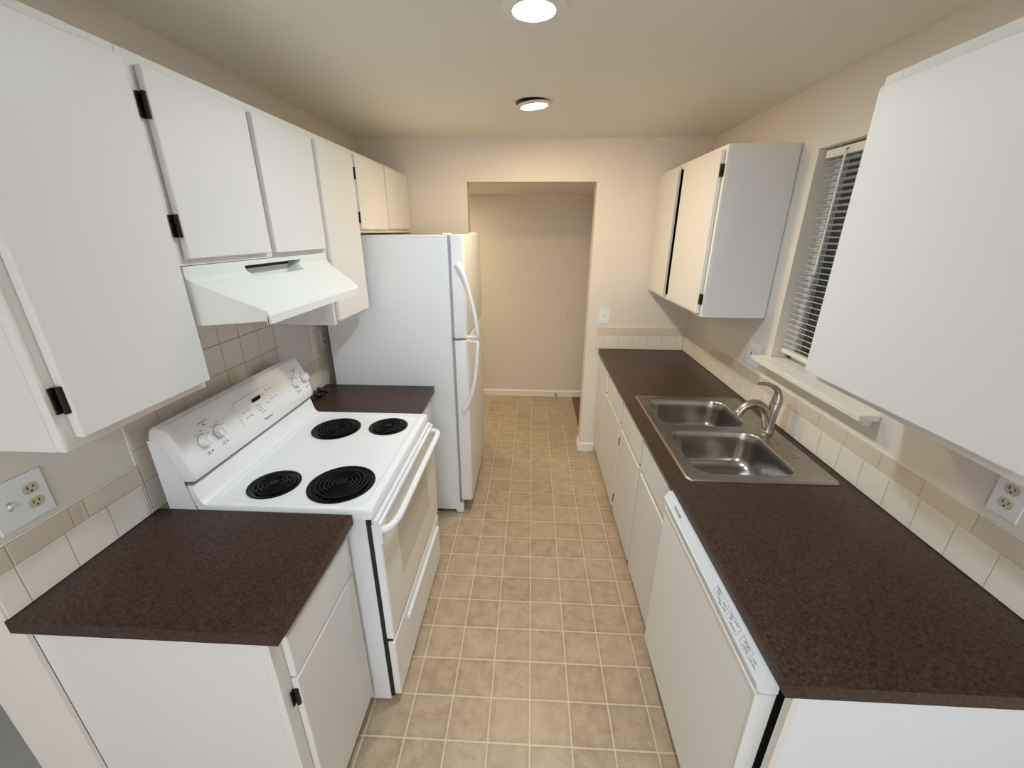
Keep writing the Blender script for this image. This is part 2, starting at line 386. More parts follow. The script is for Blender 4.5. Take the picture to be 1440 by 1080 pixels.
cabinet('wall_cabinet', 'short two-door white wall cabinet above the refrigerator', 'cabinet', 'L', XU, -0.766, 2.194, 3.157, 1.772, 2.150,
        [(2.212, 2.625, 1.790, 2.132, -1, 0, (1.845, 2.047)), (2.652, 3.095, 1.794, 2.136, 0)], mids=[(2.62, 2.66)], group='white wall cabinets')
XV = XR - 0.001
cabinet('wall_cabinet', 'white wall cabinet with dark gap between two doors, right of the doorway', 'cabinet', 'R', XR - 0.004, 1.004, 2.1335, 3.157, 1.371, 2.156,
        [(2.158, 2.648, 1.387, 2.134, -1, 0, (1.46, 2.05)), (2.742, 3.115, 1.387, 2.140, 0)], group='white wall cabinets')
cabinet('wall_cabinet', 'white wall cabinet at the right edge, covering the near half of the window', 'cabinet', 'R', XV, 1.002, 0.56, 1.262, 1.362, 2.146,
        [(0.648, 1.222, 1.386, 2.113, 0, 0.030)], group='white wall cabinets')
# base units
cabinet('base_cabinet', 'white base cabinet with one drawer and one door under the near left counter', 'cabinet', 'L', XL + 0.029, -0.4795, 0.6635, 1.066, 0, 0.8765,
        [(0.701, 1.052, 0.083, 0.684, -1, 0, (0.622, 0.15))], [(0.701, 1.054, 0.692, 0.836)], group='white base cabinets', kick=True)
cabinet('base_cabinet', 'white base cabinet between the stove and the refrigerator', 'cabinet', 'L', XU, -0.4795, 1.842, 2.248, 0, 0.8765,
        [(1.872, 2.232, 0.083, 0.684, 0)], [(1.872, 2.232, 0.692, 0.836)], group='white base cabinets', kick=True)
XB = 0.7105
cabinet('base_cabinet', 'white base cabinet at the doorway end of the right counter', 'cabinet', 'R', XV, XB, 2.284, 3.1455, 0, 0.8765,
        [(2.835, 3.135, 0.062, 0.668, 0), (2.298, 2.822, 0.062, 0.668, -1, 0, (0.555, 0.14))], [(2.81, 3.135, 0.684, 0.832), (2.298, 2.742, 0.684, 0.832)],
        mids=[(2.735, 2.82)], group='white base cabinets', kick=True)
cabinet('base_cabinet', 'white sink base cabinet beside the dishwasher', 'cabinet', 'R', XV, XB, 1.330, 2.283, 0, 0.8765,
        [(1.822, 2.262, 0.060, 0.660, 0), (1.350, 1.792, 0.058, 0.652, -1, 0, (0.585, 0.12))], [(1.824, 2.254, 0.680, 0.832), (1.354, 1.792, 0.678, 0.826)],
        mids=[(1.78, 1.835)], group='white base cabinets', kick=True, open_top=True)
ep = thing('end_panel', 'white panel closing the near end of the right counter', 'panel', (1.0, 0.61, 0))
part('panel', box((0.713, 0.6, 0.0), (XV, 0.619, 0.8765)), 'enamel2', ep)
part('front_edge', box((0.697, 0.6, 0.0), (0.713, 0.619, 0.8765)), 'frame', ep)

# ------------------------------------------------------------------ counters
def slab(bm, x0, x1, y0, y1, z0, z1, hole=None, front=None):
    xs = [x0, x1]; ys = [y0, y1]
    if hole: xs = [x0, hole[0], hole[1], x1]; ys = [y0, hole[2], hole[3], y1]
    vt = {}; vb = {}
    for i, x in enumerate(xs):
        for j, y in enumerate(ys):
            vt[i, j] = bm.verts.new((x, y, z1)); vb[i, j] = bm.verts.new((x, y, z0))
    nx, ny = len(xs) - 1, len(ys) - 1; cells = [(i, j) for i in range(nx) for j in range(ny) if not (hole and i == 1 and j == 1)]
    cs = set(cells)
    for i, j in cells:
        bm.faces.new((vt[i, j], vt[i + 1, j], vt[i + 1, j + 1], vt[i, j + 1])); bm.faces.new((vb[i, j], vb[i, j + 1], vb[i + 1, j + 1], vb[i + 1, j]))
        for (di, dj, a, b_) in ((-1, 0, (i, j), (i, j + 1)), (1, 0, (i + 1, j + 1), (i + 1, j)), (0, -1, (i + 1, j), (i, j)), (0, 1, (i, j + 1), (i + 1, j + 1))):
            if (i + di, j + dj) not in cs: bm.faces.new((vt[a], vt[b_], vb[b_], vb[a]))
    es = [e for e in bm.edges if e.is_boundary is False and len(e.link_faces) == 2 and e.calc_face_angle(0) > 1 and
          (all(abs(v.co.x - front) < 1e-5 for v in e.verts) or all(abs(v.co.y - y0) < 1e-5 for v in e.verts)) and not all(abs(v.co.z - z0) < 1e-5 for v in e.verts)]
    bmesh.ops.bevel(bm, geom=es, offset=0.0022, segments=1, affect='EDGES')
XC0 = -0.4393
bm = bmesh.new(); slab(bm, XL + 0.001, XC0, 0.647, 1.0695, 0.8775, CT, front=XC0)
single('countertop', bm, 'lam', 'short brown laminate countertop on the near side of the stove', 'countertop', 'brown countertops')
bm = bmesh.new(); slab(bm, XL + 0.001, XC0, 1.8365, 2.253, 0.8775, CT, front=XC0)
single('countertop', bm, 'lam', 'small brown laminate countertop between stove and refrigerator', 'countertop', 'brown countertops')
SX0, SX1, SY0, SY1 = 0.722, 1.281, 1.326, 2.163
bm = bmesh.new(); slab(bm, 0.6714, XR - 0.001, 0.591, YE - 0.001, 0.8775, CT, hole=(SX0 + 0.02, SX1 - 0.02, SY0 + 0.02, SY1 - 0.02), front=0.6714)
single('countertop', bm, 'lam', 'long brown laminate countertop holding the sink', 'countertop', 'brown countertops')

# ------------------------------------------------------------------ tiled backsplashes
def splash(name, label, pieces, grout_boxes, place, m1='tile', m2='btile', mg='grout', caulk=()):
    # place(u0,u1,z0,z1,d0,d1) -> two corners; pieces: {'tiles': [...], 'border_tiles': [...]} of (u0,u1,z0,z1)
    t = thing(name, label, 'backsplash', place(*[(grout_boxes[0][0] + grout_boxes[0][1]) / 2] * 2, 0.914, 0.914, 0, 0)[0])
    bm = bmesh.new()
    for g in grout_boxes: add_box(bm, *place(g[0], g[1], g[2], g[3], 0.0008, 0.0052))
    part('grout', bm, mg, t)
    ck = list(caulk)
    if pieces.get('border_tiles'): ck.append((grout_boxes[0][0], grout_boxes[0][1], ZT2 - 0.0005, ZT2 + 0.0045))
    if ck: part('caulk', boxes([place(c[0], c[1], c[2], c[3], 0.0006, 0.0062) for c in ck], 0.0012), 'trim', t)
    for nm, mm in (('tiles', m1), ('border_tiles', m2)):
        if not pieces.get(nm): continue
        bm = bmesh.new()
        for u0, u1, a, b_ in pieces[nm]:
            add_box(bm, *place(u0 + 0.0011, u1 - 0.0011, a + 0.0011, b_ - 0.0011, 0.0012, 0.0078), bev=0.0016, seg=2)
        part(nm, bm, mm, t)
def cuts(a, b, start, step):
    out = [a]; k = start
    while k < b - 0.004:
        if k > a + 0.004: out.append(k)
        k += step
    out.append(b); return list(zip(out, out[1:]))
ZT0, ZT1, ZT2 = CT + 0.001, 1.027, 1.087
PR = lambda u0, u1, a, b_, d0, d1: ((XR - d0, u0, a), (XR - d1, u1, b_))
PL = lambda u0, u1, a, b_, d0, d1: ((XL + d0, u0, a), (XL + d1, u1, b_))
PF = lambda u0, u1, a, b_, d0, d1: ((u0, YE - d0, a), (u1, YE - d1, b_))
yr1 = YE - 0.009
splash('backsplash', 'long cream tile backsplash along the window wall behind the sink',
       {'tiles': [(a, b_, ZT0, ZT1) for a, b_ in cuts(0.60, yr1, 0.645, 0.1122)], 'border_tiles': [(a, b_, ZT1, ZT2) for a, b_ in cuts(0.60, yr1, 0.628, 0.1585)]},
       [(0.60, yr1, ZT0, ZT2 - 0.003)], PR)
splash('backsplash', 'short cream tile backsplash on the far wall under the light switch',
       {'tiles': [(a, b_, ZT0, ZT1) for a, b_ in cuts(0.648, XR - 0.0085, 0.703, 0.1122)], 'border_tiles': [(a, b_, ZT1, ZT2) for a, b_ in cuts(0.648, XR - 0.0085, 0.703, 0.1585)]},
       [(0.648, XR - 0.0085, ZT0, ZT2 - 0.003)], PF)
splash('backsplash', 'low cream tile backsplash behind the near left counter',
       {'tiles': [(a, b_, ZT0, ZT1) for a, b_ in cuts(0.653, 1.05, 0.703, 0.1135)], 'border_tiles': [(0.653, 0.704, ZT1, ZT2), (0.704, 0.843, ZT1, ZT2), (0.843, 0.881, ZT1, ZT2), (0.881, 1.05, ZT1, ZT2)]},
       [(0.653, 1.05, ZT0, ZT2 - 0.003)], PL)
rows = [(ZT0, ZT1)] + [(1.027 + 0.1122 * k, 1.027 + 0.1122 * (k + 1)) for k in range(5)]
splash('backsplash', 'tall greyish tile backsplash behind the stove below the hood',
       {'tiles': [(a, b_, z0, min(z1, 1.53)) for z0, z1 in rows for a, b_ in cuts(1.051, 1.862, 1.163, 0.1125)]},
       [(1.051, 1.862, ZT0, 1.528)], PL, m1='tiledark', mg='groutdark', caulk=[(1.0455, 1.0515, ZT2 + 0.005, 1.373)])
splash('backsplash', 'low cream tile backsplash between the stove and the refrigerator',
       {'tiles': [(a, b_, ZT0, ZT1) for a, b_ in cuts(1.864, 2.225, 1.976, 0.1122)], 'border_tiles': [(a, b_, ZT1, ZT2) for a, b_ in cuts(1.864, 2.225, 2.022, 0.1585)]},
       [(1.864, 2.225, ZT0, ZT2 - 0.003)], PL)

# ------------------------------------------------------------------ outlets and switches
def wall_frame(kind):   # right, up, outward normal, seen facing the wall
    if kind == 'L': return Vector((0, 1, 0)), Vector((0, 0, 1)), Vector((1, 0, 0))
    if kind == 'R': return Vector((0, -1, 0)), Vector((0, 0, 1)), Vector((-1, 0, 0))
    return Vector((1, 0, 0)), Vector((0, 0, 1)), Vector((0, -1, 0))
def obox(bm, c, fr, hw, hh, d0, d1, bev=0.0):
    r, u, n = fr; c = Vector(c)
    a = c - r * hw - u * hh + n * d0; b_ = c + r * hw + u * hh + n * d1
    add_box(bm, a, b_, bev)
def orr(bm, c, fr, hw, hh, rad, d0, d1):
    r, u, n = fr; c = Vector(c)
    pts = rrect(-hw, hw, -hh, hh, rad, 0, 5)
    loft(bm, [[c + r * p[0] + u * p[1] + n * d for p in pts] for d in (d0, d1)])
def receptacle(t, c, fr, m='almond'):
    bm = bmesh.new(); orr(bm, c, fr, 0.0168, 0.0135, 0.0118, 0.004, 0.0068); f = part('receptacle', bm, m, t)
    r, u, n = fr; bm = bmesh.new()
    for dx, hh in ((-0.0062, 0.0042), (0.0062, 0.0035)): obox(bm, Vector(c) + r * dx + u * 0.003, fr, 0.0012, hh, 0.006, 0.0071)
    orr(bm, Vector(c) - u * 0.0068, fr, 0.0024, 0.0024, 0.0023, 0.006, 0.0071)
    part('slots', bm, 'dark', f)
def toggle(t, c, fr, m='plastic'):
    bm = bmesh.new(); obox(bm, c, fr, 0.0052, 0.012, 0.004, 0.0066); f = part('switch_surround', bm, 'almond', t)
    r, u, n = fr; bm = bmesh.new(); c = Vector(c)
    loft(bm, [[c + r * a * 0.0038 + u * b_ * 0.005 + n * 0.006 for a, b_ in ((-1, -1), (1, -1), (1, 1), (-1, 1))],
              [c + r * a * 0.0034 + u * (b_ * 0.0032 + 0.006) + n * 0.016 for a, b_ in ((-1, -1), (1, -1), (1, 1), (-1, 1))]])
    part('switch_toggle', bm, m, f)
def screws(t, pts, fr):
    for p in pts:
        bm = bmesh.new(); orr(bm, p, fr, 0.003, 0.003, 0.0028, 0.005, 0.0066); part('screw', bm, 'plastic', t)
def plate(name, label, cat, kind, c, hw, hh, gangs, group):
    fr = wall_frame(kind); r, u, n = fr; c = Vector(c)
    t = thing(name, label, cat, c - u * hh, group)
    bm = bmesh.new(); obox(bm, c, fr, hw, hh, 0.0008, 0.0058, 0.0018); part('cover_plate', bm, 'plastic', t)
    sc = []
    for off, g in gangs:
        g0 = c + r * off
        if g == 'outlet': receptacle(t, g0 + u * 0.0195, fr); receptacle(t, g0 - u * 0.0195, fr); sc.append(g0)
        elif g == 'gfci':
            bm = bmesh.new(); obox(bm, g0, fr, 0.0168, 0.0335, 0.004, 0.0068, 0.001); f = part('receptacle', bm, 'plastic', t)
            bm = bmesh.new()
            for uz in (0.021, -0.021):
                for dx in (-0.006, 0.006): obox(bm, g0 + r * dx + u * uz, fr, 0.0012, 0.004, 0.006, 0.0071)
            obox(bm, g0 + u * 0.0045, fr, 0.006, 0.003, 0.006, 0.0076); obox(bm, g0 - u * 0.0045, fr, 0.006, 0.003, 0.006, 0.0076)
            part('buttons', bm, 'dark', f)
        else: toggle(t, g0, fr); sc += [g0 + u * 0.03, g0 - u * 0.03]
    if sc: screws(t, sc, fr)
    return t
plate('wall_plate', 'double plate with switch and two almond receptacles, left of the stove', 'wall plate', 'L', (XL, 0.7685, 1.1655), 0.058, 0.060, [(-0.0245, 'switch'), (0.0245, 'outlet')], 'wall plates')
plate('wall_plate', 'single outlet plate with almond receptacles, under the right edge cabinet', 'wall plate', 'R', (XR, 0.907, 1.170), 0.0355, 0.0575, [(0, 'outlet')], 'wall plates')
plate('wall_plate', 'double plate with outlet and switch, between sink window and far right cabinet', 'wall plate', 'R', (XR, 2.154, 1.171), 0.0615, 0.0575, [(-0.025, 'gfci'), (0.025, 'switch')], 'wall plates')
plate('light_switch', 'single light switch plate beside the doorway, above the far tile', 'switch', 'F', (0.6925, YE, 1.179), 0.040, 0.062, [(0, 'switch')], 'wall plates')
plate('wall_plate', 'outlet plate in the dark gap between tile and refrigerator', 'wall plate', 'L', (XL, 2.305, 1.185), 0.0355, 0.0575, [(0, 'outlet')], 'wall plates')

# ------------------------------------------------------------------ range
rg = thing('electric_range', 'white electric coil stove with oven and rear control panel', 'stove', (-0.72, 1.453, 0))
RY0, RY1 = 1.0735, 1.8325
part('body', boxes([((-1.05, RY0 + 0.001, 0.012), (-0.400, RY1 - 0.001, 0.893)), ((-1.04, RY0 + 0.02, 0.0), (-0.45, RY0 + 0.05, 0.012)), ((-1.04, RY1 - 0.05, 0.0), (-0.45, RY1 - 0.02, 0.012))], 0.002), 'enamel2', rg)
burners = [(-0.541, 1.226, 0.117, 5), (-0.780, 1.210, 0.0885, 4), (-0.757, 1.655, 0.1075, 5), (-0.525, 1.690, 0.0880, 4)]
# cooktop: raised rim, sunken field with four holes, swept-up back
bm = bmesh.new(); ZF = 0.9235
fx0, fx1, fy0, fy1 = -0.925, -0.405, RY0 + 0.022, RY1 - 0.022
rings = [rrect(-0.97, -0.374, RY0, RY1, 0.012, 0.894), rrect(-0.97, -0.373, RY0, RY1, 0.014, 0.920), rrect(-0.967, -0.377, RY0 + 0.004, RY1 - 0.004, 0.016, 0.9285), rrect(-0.96, -0.384, RY0 + 0.010, RY1 - 0.010, 0.018, 0.9305),
         rrect(fx0, fx1, fy0, fy1, 0.03, 0.9300), rrect(fx0 + 0.006, fx1 - 0.005, fy0 + 0.005, fy1 - 0.005, 0.028, 0.9245), rrect(fx0 + 0.012, fx1 - 0.010, fy0 + 0.010, fy1 - 0.010, 0.026, ZF)]
vr = loft(bm, rings, True, False)
loops = [vr[-1]]
for cx, cy, r, k in burners:
    top = [bm.verts.new(p) for p in circ(cx, cy, r - 0.006, ZF)]; low = [bm.verts.new(p) for p in circ(cx, cy, r - 0.006, ZF - 0.02)]
    for i in range(40): bm.faces.new((top[i], top[(i + 1) % 40], low[(i + 1) % 40], low[i]))
    loops.append(top)
fill_holes(bm, loops)
part('cooktop', bm, 'enamel', rg, smooth=True, angle=35)
bm = bmesh.new()
prism_y(bm, [(-0.905, 0.9240), (-0.925, 0.9255), (-0.938, 0.932), (-0.947, 0.945), (-0.956, 0.985), (-0.962, 1.003), (-0.975, 1.003), (-0.975, 0.9240)], RY0 + 0.002, RY1 - 0.002)
part('cooktop_back_rise', bm, 'enamel', rg, smooth=True)
for cx, cy, r, turns in burners:
    bm = bmesh.new()
    lathe(bm, [(r, ZF + 0.0004), (r, ZF + 0.003), (r - 0.004, ZF + 0.0045), (r - 0.010, ZF + 0.003), (r * 0.80, ZF - 0.010), (r * 0.45, ZF - 0.018), (r * 0.16, ZF - 0.018), (r * 0.15, ZF - 0.022), (0.001, ZF - 0.022)], (cx, cy, 0), 48)
    dbw = part('drip_bowl', bm, 'porcelain', rg, smooth=True, label='black porcelain drip bowl')
    bm = bmesh.new(); r1 = r * 0.80; r0 = r * 0.20; n = turns * 36; pts = []
    for i in range(n + 1):
        a = 2 * PI * turns * i / n + 0.6; rr = r0 + (r1 - r0) * i / n
        pts.append((cx + rr * math.cos(a), cy + rr * math.sin(a), ZF + 0.0065))
    tube(bm, pts, 0.0036 if r > 0.1 else 0.0033, 8)
    for i in range(turns): pass
    lathe(bm, [(0.001, ZF + 0.003), (r * 0.17, ZF + 0.003), (r * 0.18, ZF + 0.008), (0.001, ZF + 0.009)], (cx, cy, 0), 24)
    for a in (0.5, 0.5 + 2 * PI / 3, 0.5 + 4 * PI / 3):
        tube(bm, [(cx + r * 0.1 * math.cos(a), cy + r * 0.1 * math.sin(a), ZF + 0.0005), (cx + r * 0.88 * math.cos(a), cy + r * 0.88 * math.sin(a), ZF + 0.0005)], 0.0022, 6)
    part('coil', bm, 'coil', dbw, smooth=True)
# backguard
prof = [(-1.055, 0.90), (-1.055, 1.180), (-1.045, 1.204), (-1.022, 1.213), (-0.998, 1.208), (-0.982, 1.192), (-0.966, 1.150), (-0.945, 1.070), (-0.937, 1.040), (-0.940, 1.022), (-0.952, 1.012), (-0.985, 1.010), (-0.985, 0.90)]
bm = bmesh.new()
def sq(f, y):  # the outline shrunk towards its middle for the rounded ends
    cx, cz = -1.0, 1.10
    return [(cx + (x - cx) * f if z > 0.95 else x, y, cz + (z - cz) * f if z > 0.95 else z) for x, z in prof]
loft(bm, [sq(0.86, RY0), sq(0.95, RY0 + 0.004), sq(0.99, RY0 + 0.011), sq(1, RY0 + 0.02), sq(1, RY1 - 0.02), sq(0.99, RY1 - 0.011), sq(0.95, RY1 - 0.004), sq(0.86, RY1)])
part('backguard', bm, 'enamel', rg, smooth=True, angle=30)
bm = bmesh.new(); prism_y(bm, [(-0.985, 1.003), (-0.956, 1.0035), (-0.9545, 1.0115), (-0.985, 1.0115)], RY0 + 0.006, RY1 - 0.006)
part('vent_gap', bm, 'grey', rg)
for y, d in ((RY0, -0.0006), (RY1, 0.0006)):
    bm = bmesh.new(); prism_y(bm, [(-1.0555, 0.90), (-1.0555, 1.165), (-1.022, 1.165), (-1.012, 1.150), (-0.995, 1.09), (-0.975, 1.00), (-0.966, 0.94), (-0.962, 0.90)], y - 0.0004, y + d * 4)
    part('side_cap', bm, 'enamel2', rg)
FU = Vector((-0.021, 0, 0.080)).normalized(); FR_ = Vector((0, 1, 0)); FN = FR_.cross(FU)
def onface(y, z, d=0.0):   # a point on the sloping control face
    t = (z - 1.070) / (1.150 - 1.070); return Vector((-0.945 - 0.021 * t, y, z)) + FN * d
FF = (FR_, FU, FN)
knobs = []
for ky, kz in ((1.166, 1.120), (1.237, 1.121), (1.728, 1.121), (1.800, 1.122)):
    bm = bmesh.new(); Rm = frame_mat(FR_, FU)
    lathe(bm, [(0.0225, 0), (0.0225, 0.003), (0.0205, 0.006), (0.0195, 0.016), (0.0175, 0.019), (0.001, 0.0195)], onface(ky, kz, 0.0006), 28, rot=Rm)
    kb = part('knob', bm, 'plastic', rg, smooth=True); knobs.append(kb)
    bm = bmesh.new(); a = onface(ky, kz, 0.0)
    gr = FU * math.cos(0.3) + FR_ * math.sin(-0.3); gs = FN.cross(gr)
    loft(bm, [[a + FN * 0.018 + gr * p * 0.0165 + gs * q * 0.0050 for p, q in ((-1, -1), (1, -1), (1, 1), (-1, 1))],
              [a + FN * 0.0265 + gr * p * 0.0160 + gs * q * 0.0032 for p, q in ((-1, -1), (1, -1), (1, 1), (-1, 1))]])
    part('grip', bm, 'plastic', kb)
    bm = bmesh.new(); lathe(bm, [(0.0245, 0.0002), (0.0245, 0.0012), (0.0200, 0.0012)], onface(ky, kz, 0), 28, rot=Rm)
    part('knob_ring', bm, 'inkl', kb)
# oven control pad
bm = bmesh.new()
pad = []
for i, p in enumerate(rrect(1.345, 1.592, 1.078, 1.176, 0.010, 0, 5)): pad.append((p[0], p[1]))
def taper(y, z):  # right-hand side slopes outwards towards the bottom
    return (y + (1.176 - z) * 0.35 * max(0.0, (y - 1.345) / 0.247) * 0.9 - 0.022 * max(0.0, (y - 1.345) / 0.247), z)
pad = [taper(*p) for p in pad]
loft(bm, [[onface(y, z, 0.0003) for y, z in pad], [onface(1.468 + (y - 1.468) * 0.99, 1.127 + (z - 1.127) * 0.98, 0.0035) for y, z in pad]])
cp = part('control_pad', bm, 'plastic', rg)
bm = bmesh.new(); obox(bm, onface(1.458, 1.146), FF, 0.026, 0.0105, 0.002, 0.0043); part('clock_display', bm, 'glassblack', cp)
bm = bmesh.new()
def ft(s, size, y, z, d=0.0039, align='CENTER', shear=0.0): add_text(bm, s, size, onface(y, z, d), FR_, FU, align, shear)
ft('Bake', .0075, 1.372, 1.128); ft('Broil', .0075, 1.398, 1.128); ft('Self', .0075, 1.376, 1.104); ft('Clean', .0075, 1.402, 1.104)
for y, z in ((1.372, 1.140), (1.398, 1.140), (1.376, 1.116), (1.402, 1.116)): obox(bm, onface(y, z), FF, 0.0016, 0.0016, 0.003, 0.0041)
ft('Oven Light', .0055, 1.452, 1.124); ft('Cook Time', .0055, 1.454, 1.113); ft('Start Time', .0055, 1.458, 1.102); ft('Push to Set', .0055, 1.466, 1.091)
ft('Timer', .0075, 1.500, 1.150); ft('Clock', .0065, 1.530, 1.158); ft('Oven', .0065, 1.556, 1.158); ft('Stop', .0075, 1.512, 1.112); ft('Start', .0075, 1.542, 1.118); ft('Set', .0075, 1.570, 1.118)
for y, z in ((1.530, 1.167), (1.556, 1.167), (1.542, 1.130), (1.570, 1.130)): obox(bm, onface(y, z), FF, 0.0016, 0.0016, 0.003, 0.0041)
part('pad_lettering', bm, 'ink', cp)
bm = bmesh.new(); ft('Frigidaire', .0150, 1.480, 1.061, 0.0006, shear=0.3)
part('lettering', bm, 'ink', rg, label='grey script lettering')
for i, (ky, nm) in enumerate(((1.166, 'REAR'), (1.237, 'FRONT'), (1.728, 'FRONT'), (1.800, 'REAR'))):
    kz = 1.121; bm = bmesh.new()
    for k, s in enumerate(('OFF', 'LO', '2', '4', '6', '8', 'HI')):
        a = math.radians(90 - 14 - k * 51); ft(s, 0.0055, ky + 0.0318 * math.cos(a), kz + 0.0318 * math.sin(a), 0.0006)
    ft('LEFT' if i < 2 else 'RIGHT', 0.0055, ky - 0.004, 1.079, 0.0006); ft(nm, 0.0055, ky - 0.004, 1.072, 0.0006)
    orr(bm, onface(ky + 0.012, 1.076), FF, 0.003, 0.003, 0.0028, 0.0001, 0.0009)
    part('dial_lettering', bm, 'ink', knobs[i])
for y in (1.195, 1.752):
    bm = bmesh.new(); ft('SURFACE UNIT ON', 0.005, y, 1.1745, 0.0006); orr(bm, onface(y, 1.165), FF, 0.0034, 0.0034, 0.0032, 0.0001, 0.0012)
    part('indicator_light', bm, 'ink', rg)
# oven door, handle, drawer
XD0, XD1 = -0.386, -0.357
od = part('oven_door', box((XD0, RY0 + 0.005, 0.345), (XD1 - 0.002, RY1 - 0.003, 0.868), 0.003), 'enamel', rg)
part('door_glass', box((XD1 - 0.004, RY0 + 0.010, 0.352), (XD1, RY1 - 0.008, 0.850), 0.0015), 'ovendoor', od)
part('oven_door_patch', box((XD1 - 0.003, RY0 + 0.16, 0.50), (XD1 + 0.0005, RY1 - 0.16, 0.745)), 'ovenglass', od, label='darker rectangle on the oven door glass')  # slightly darker rectangle set into the door glass
part('door_top_trim', boxes([((XD0 + 0.002, RY0 + 0.008, 0.8685), (XD1 - 0.006, RY1 - 0.006, 0.886)), ((XD1 - 0.004, RY0 + 0.004, 0.793), (XD1 + 0.006, RY0 + 0.026, 0.876)), ((XD1 - 0.004, RY1 - 0.024, 0.793), (XD1 + 0.006, RY1 - 0.002, 0.876)),
     ((XD1 - 0.002, RY0 + 0.026, 0.838), (XD1 + 0.003, RY1 - 0.024, 0.8685))], 0.002), 'plastic', od)
part('vent_slots', boxes([((XD1 + 0.0025, RY0 + 0.06, 0.852), (XD1 + 0.0036, RY1 - 0.06, 0.8545)), ((XD1 + 0.0025, RY0 + 0.06, 0.8465), (XD1 + 0.0036, RY1 - 0.06, 0.849))]), 'gasket', od)
bm = bmesh.new(); ZH = 0.856
tube(bm, smooth_path([(XD1 + 0.001, RY0 + 0.016, ZH - 0.014), (XD1 + 0.024, RY0 + 0.026, ZH - 0.010), (XD1 + 0.040, RY0 + 0.058, ZH - 0.004), (XD1 + 0.046, RY0 + 0.11, ZH), (XD1 + 0.046, 1.453, ZH), (XD1 + 0.046, RY1 - 0.11, ZH),
      (XD1 + 0.040, RY1 - 0.058, ZH - 0.004), (XD1 + 0.024, RY1 - 0.026, ZH - 0.010), (XD1 + 0.001, RY1 - 0.016, ZH - 0.014)], 6), 0.0125, 14)
part('handle', bm, 'plastic', od, smooth=True)
dw = part('drawer', box((XD0, RY0 + 0.005, 0.038), (XD1 - 0.001, RY1 - 0.003, 0.326), 0.006, 3), 'ovendoor2', rg)
bm = bmesh.new(); prism_y(bm, [(XD1 - 0.002, 0.262), (XD1 + 0.008, 0.268), (XD1 + 0.010, 0.276), (XD1 + 0.004, 0.284), (XD1 - 0.002, 0.284)], RY0 + 0.16, RY1 - 0.05)
part('drawer_pull', bm, 'plastic', dw, smooth=True)
part('gap_shade', boxes([((-0.3995, RY0 + 0.003, 0.030), (XD0 + 0.001, RY1 - 0.003, 0.886)), ((XD0, RY0 + 0.012, 0.326), (XD1 - 0.012, RY1 - 0.012, 0.346))]), 'dark', rg)  # black filler stands in for the shade in the door gap

# ------------------------------------------------------------------ range hood
hd = thing('range_hood', 'white sloped range hood mounted under the cabinet above the stove', 'range hood', (-0.85, 1.424, 1.53))
def hring(x, y0, y1, z): return (x, y0, z), (x, y1, z)
xb = XL + 0.009; ya = lambda x: 1.036 + max(0.0, x + 0.765) * 0.50; yb = lambda x: 1.803 - max(0.0, x + 0.765) * 0.45
XK = -0.76
ya = lambda x: 1.037 + max(0.0, x - XK) * 0.50; yb = lambda x: 1.803 - max(0.0, x - XK) * 0.45
prof = [(xb, 1.532), (xb, 1.6925), (XK, 1.6925), (XK, 1.663), (-0.745, 1.650), (-0.622, 1.574), (-0.611, 1.566), (-0.606, 1.554), (-0.606, 1.531), (-0.614, 1.531), (-0.616, 1.540), (XK, 1.540), (xb + 0.01, 1.540)]
bm = bmesh.new()
vr = loft(bm, [[(x, ya(x), z) for x, z in prof], [(x, yb(x), z) for x, z in prof]], False, False)
for r in vr: bm.faces.new([r[i] for i in (0, 1, 2, 3, 11, 12)]); bm.faces.new([r[i] for i in range(3, 12)])
bmesh.ops.recalc_face_normals(bm, faces=bm.faces)
hood_body = part('hood_body', bm, 'hood', hd)
# scoop cut into the corner between the upright band and the slope
bm = bmesh.new()
cy0, cy1 = 1.272, 1.602
pc = [(-0.800, 1.678), (-0.755, 1.678), (-0.700, 1.685), (-0.700, 1.666), (-0.734, 1.6432), (-0.748, 1.636), (-0.800, 1.631)]
loft(bm, [[(x, cy0 + (0.014 if z < 1.64 else 0.006 if z < 1.65 else 0.0), z) for x, z in pc], [(x, cy1 - (0.046 if z < 1.64 else 0.040 if z < 1.65 else 0.0), z) for x, z in pc]])
bmesh.ops.recalc_face_normals(bm, faces=bm.faces)
cut = part('cutter', bm, None, hd)
md = hood_body.modifiers.new('b', 'BOOLEAN'); md.object = cut; md.operation = 'DIFFERENCE'; md.solver = 'EXACT'
bpy.context.view_layer.update()
dg = bpy.context.evaluated_depsgraph_get(); me = bpy.data.meshes.new_from_object(hood_body.evaluated_get(dg))
hood_body.modifiers.clear(); hood_body.data = me; bpy.data.objects.remove(cut)
if not me.materials: me.materials.append(M['hood'])
part('switch_slot', boxes([((-0.7995, 1.300, 1.664), (-0.7985, 1.58, 1.6775)), ((-0.798, 1.300, 1.6755), (-0.768, 1.575, 1.6778))]), 'dark', hd)
bm = bmesh.new(); tube(bm, [(-0.612, ya(-0.61) - 0.0012, 1.553), (-0.6115, ya(-0.61) - 0.0016, 1.532)], 0.0012, 6); part('seam_clip', bm, 'dark', hd)

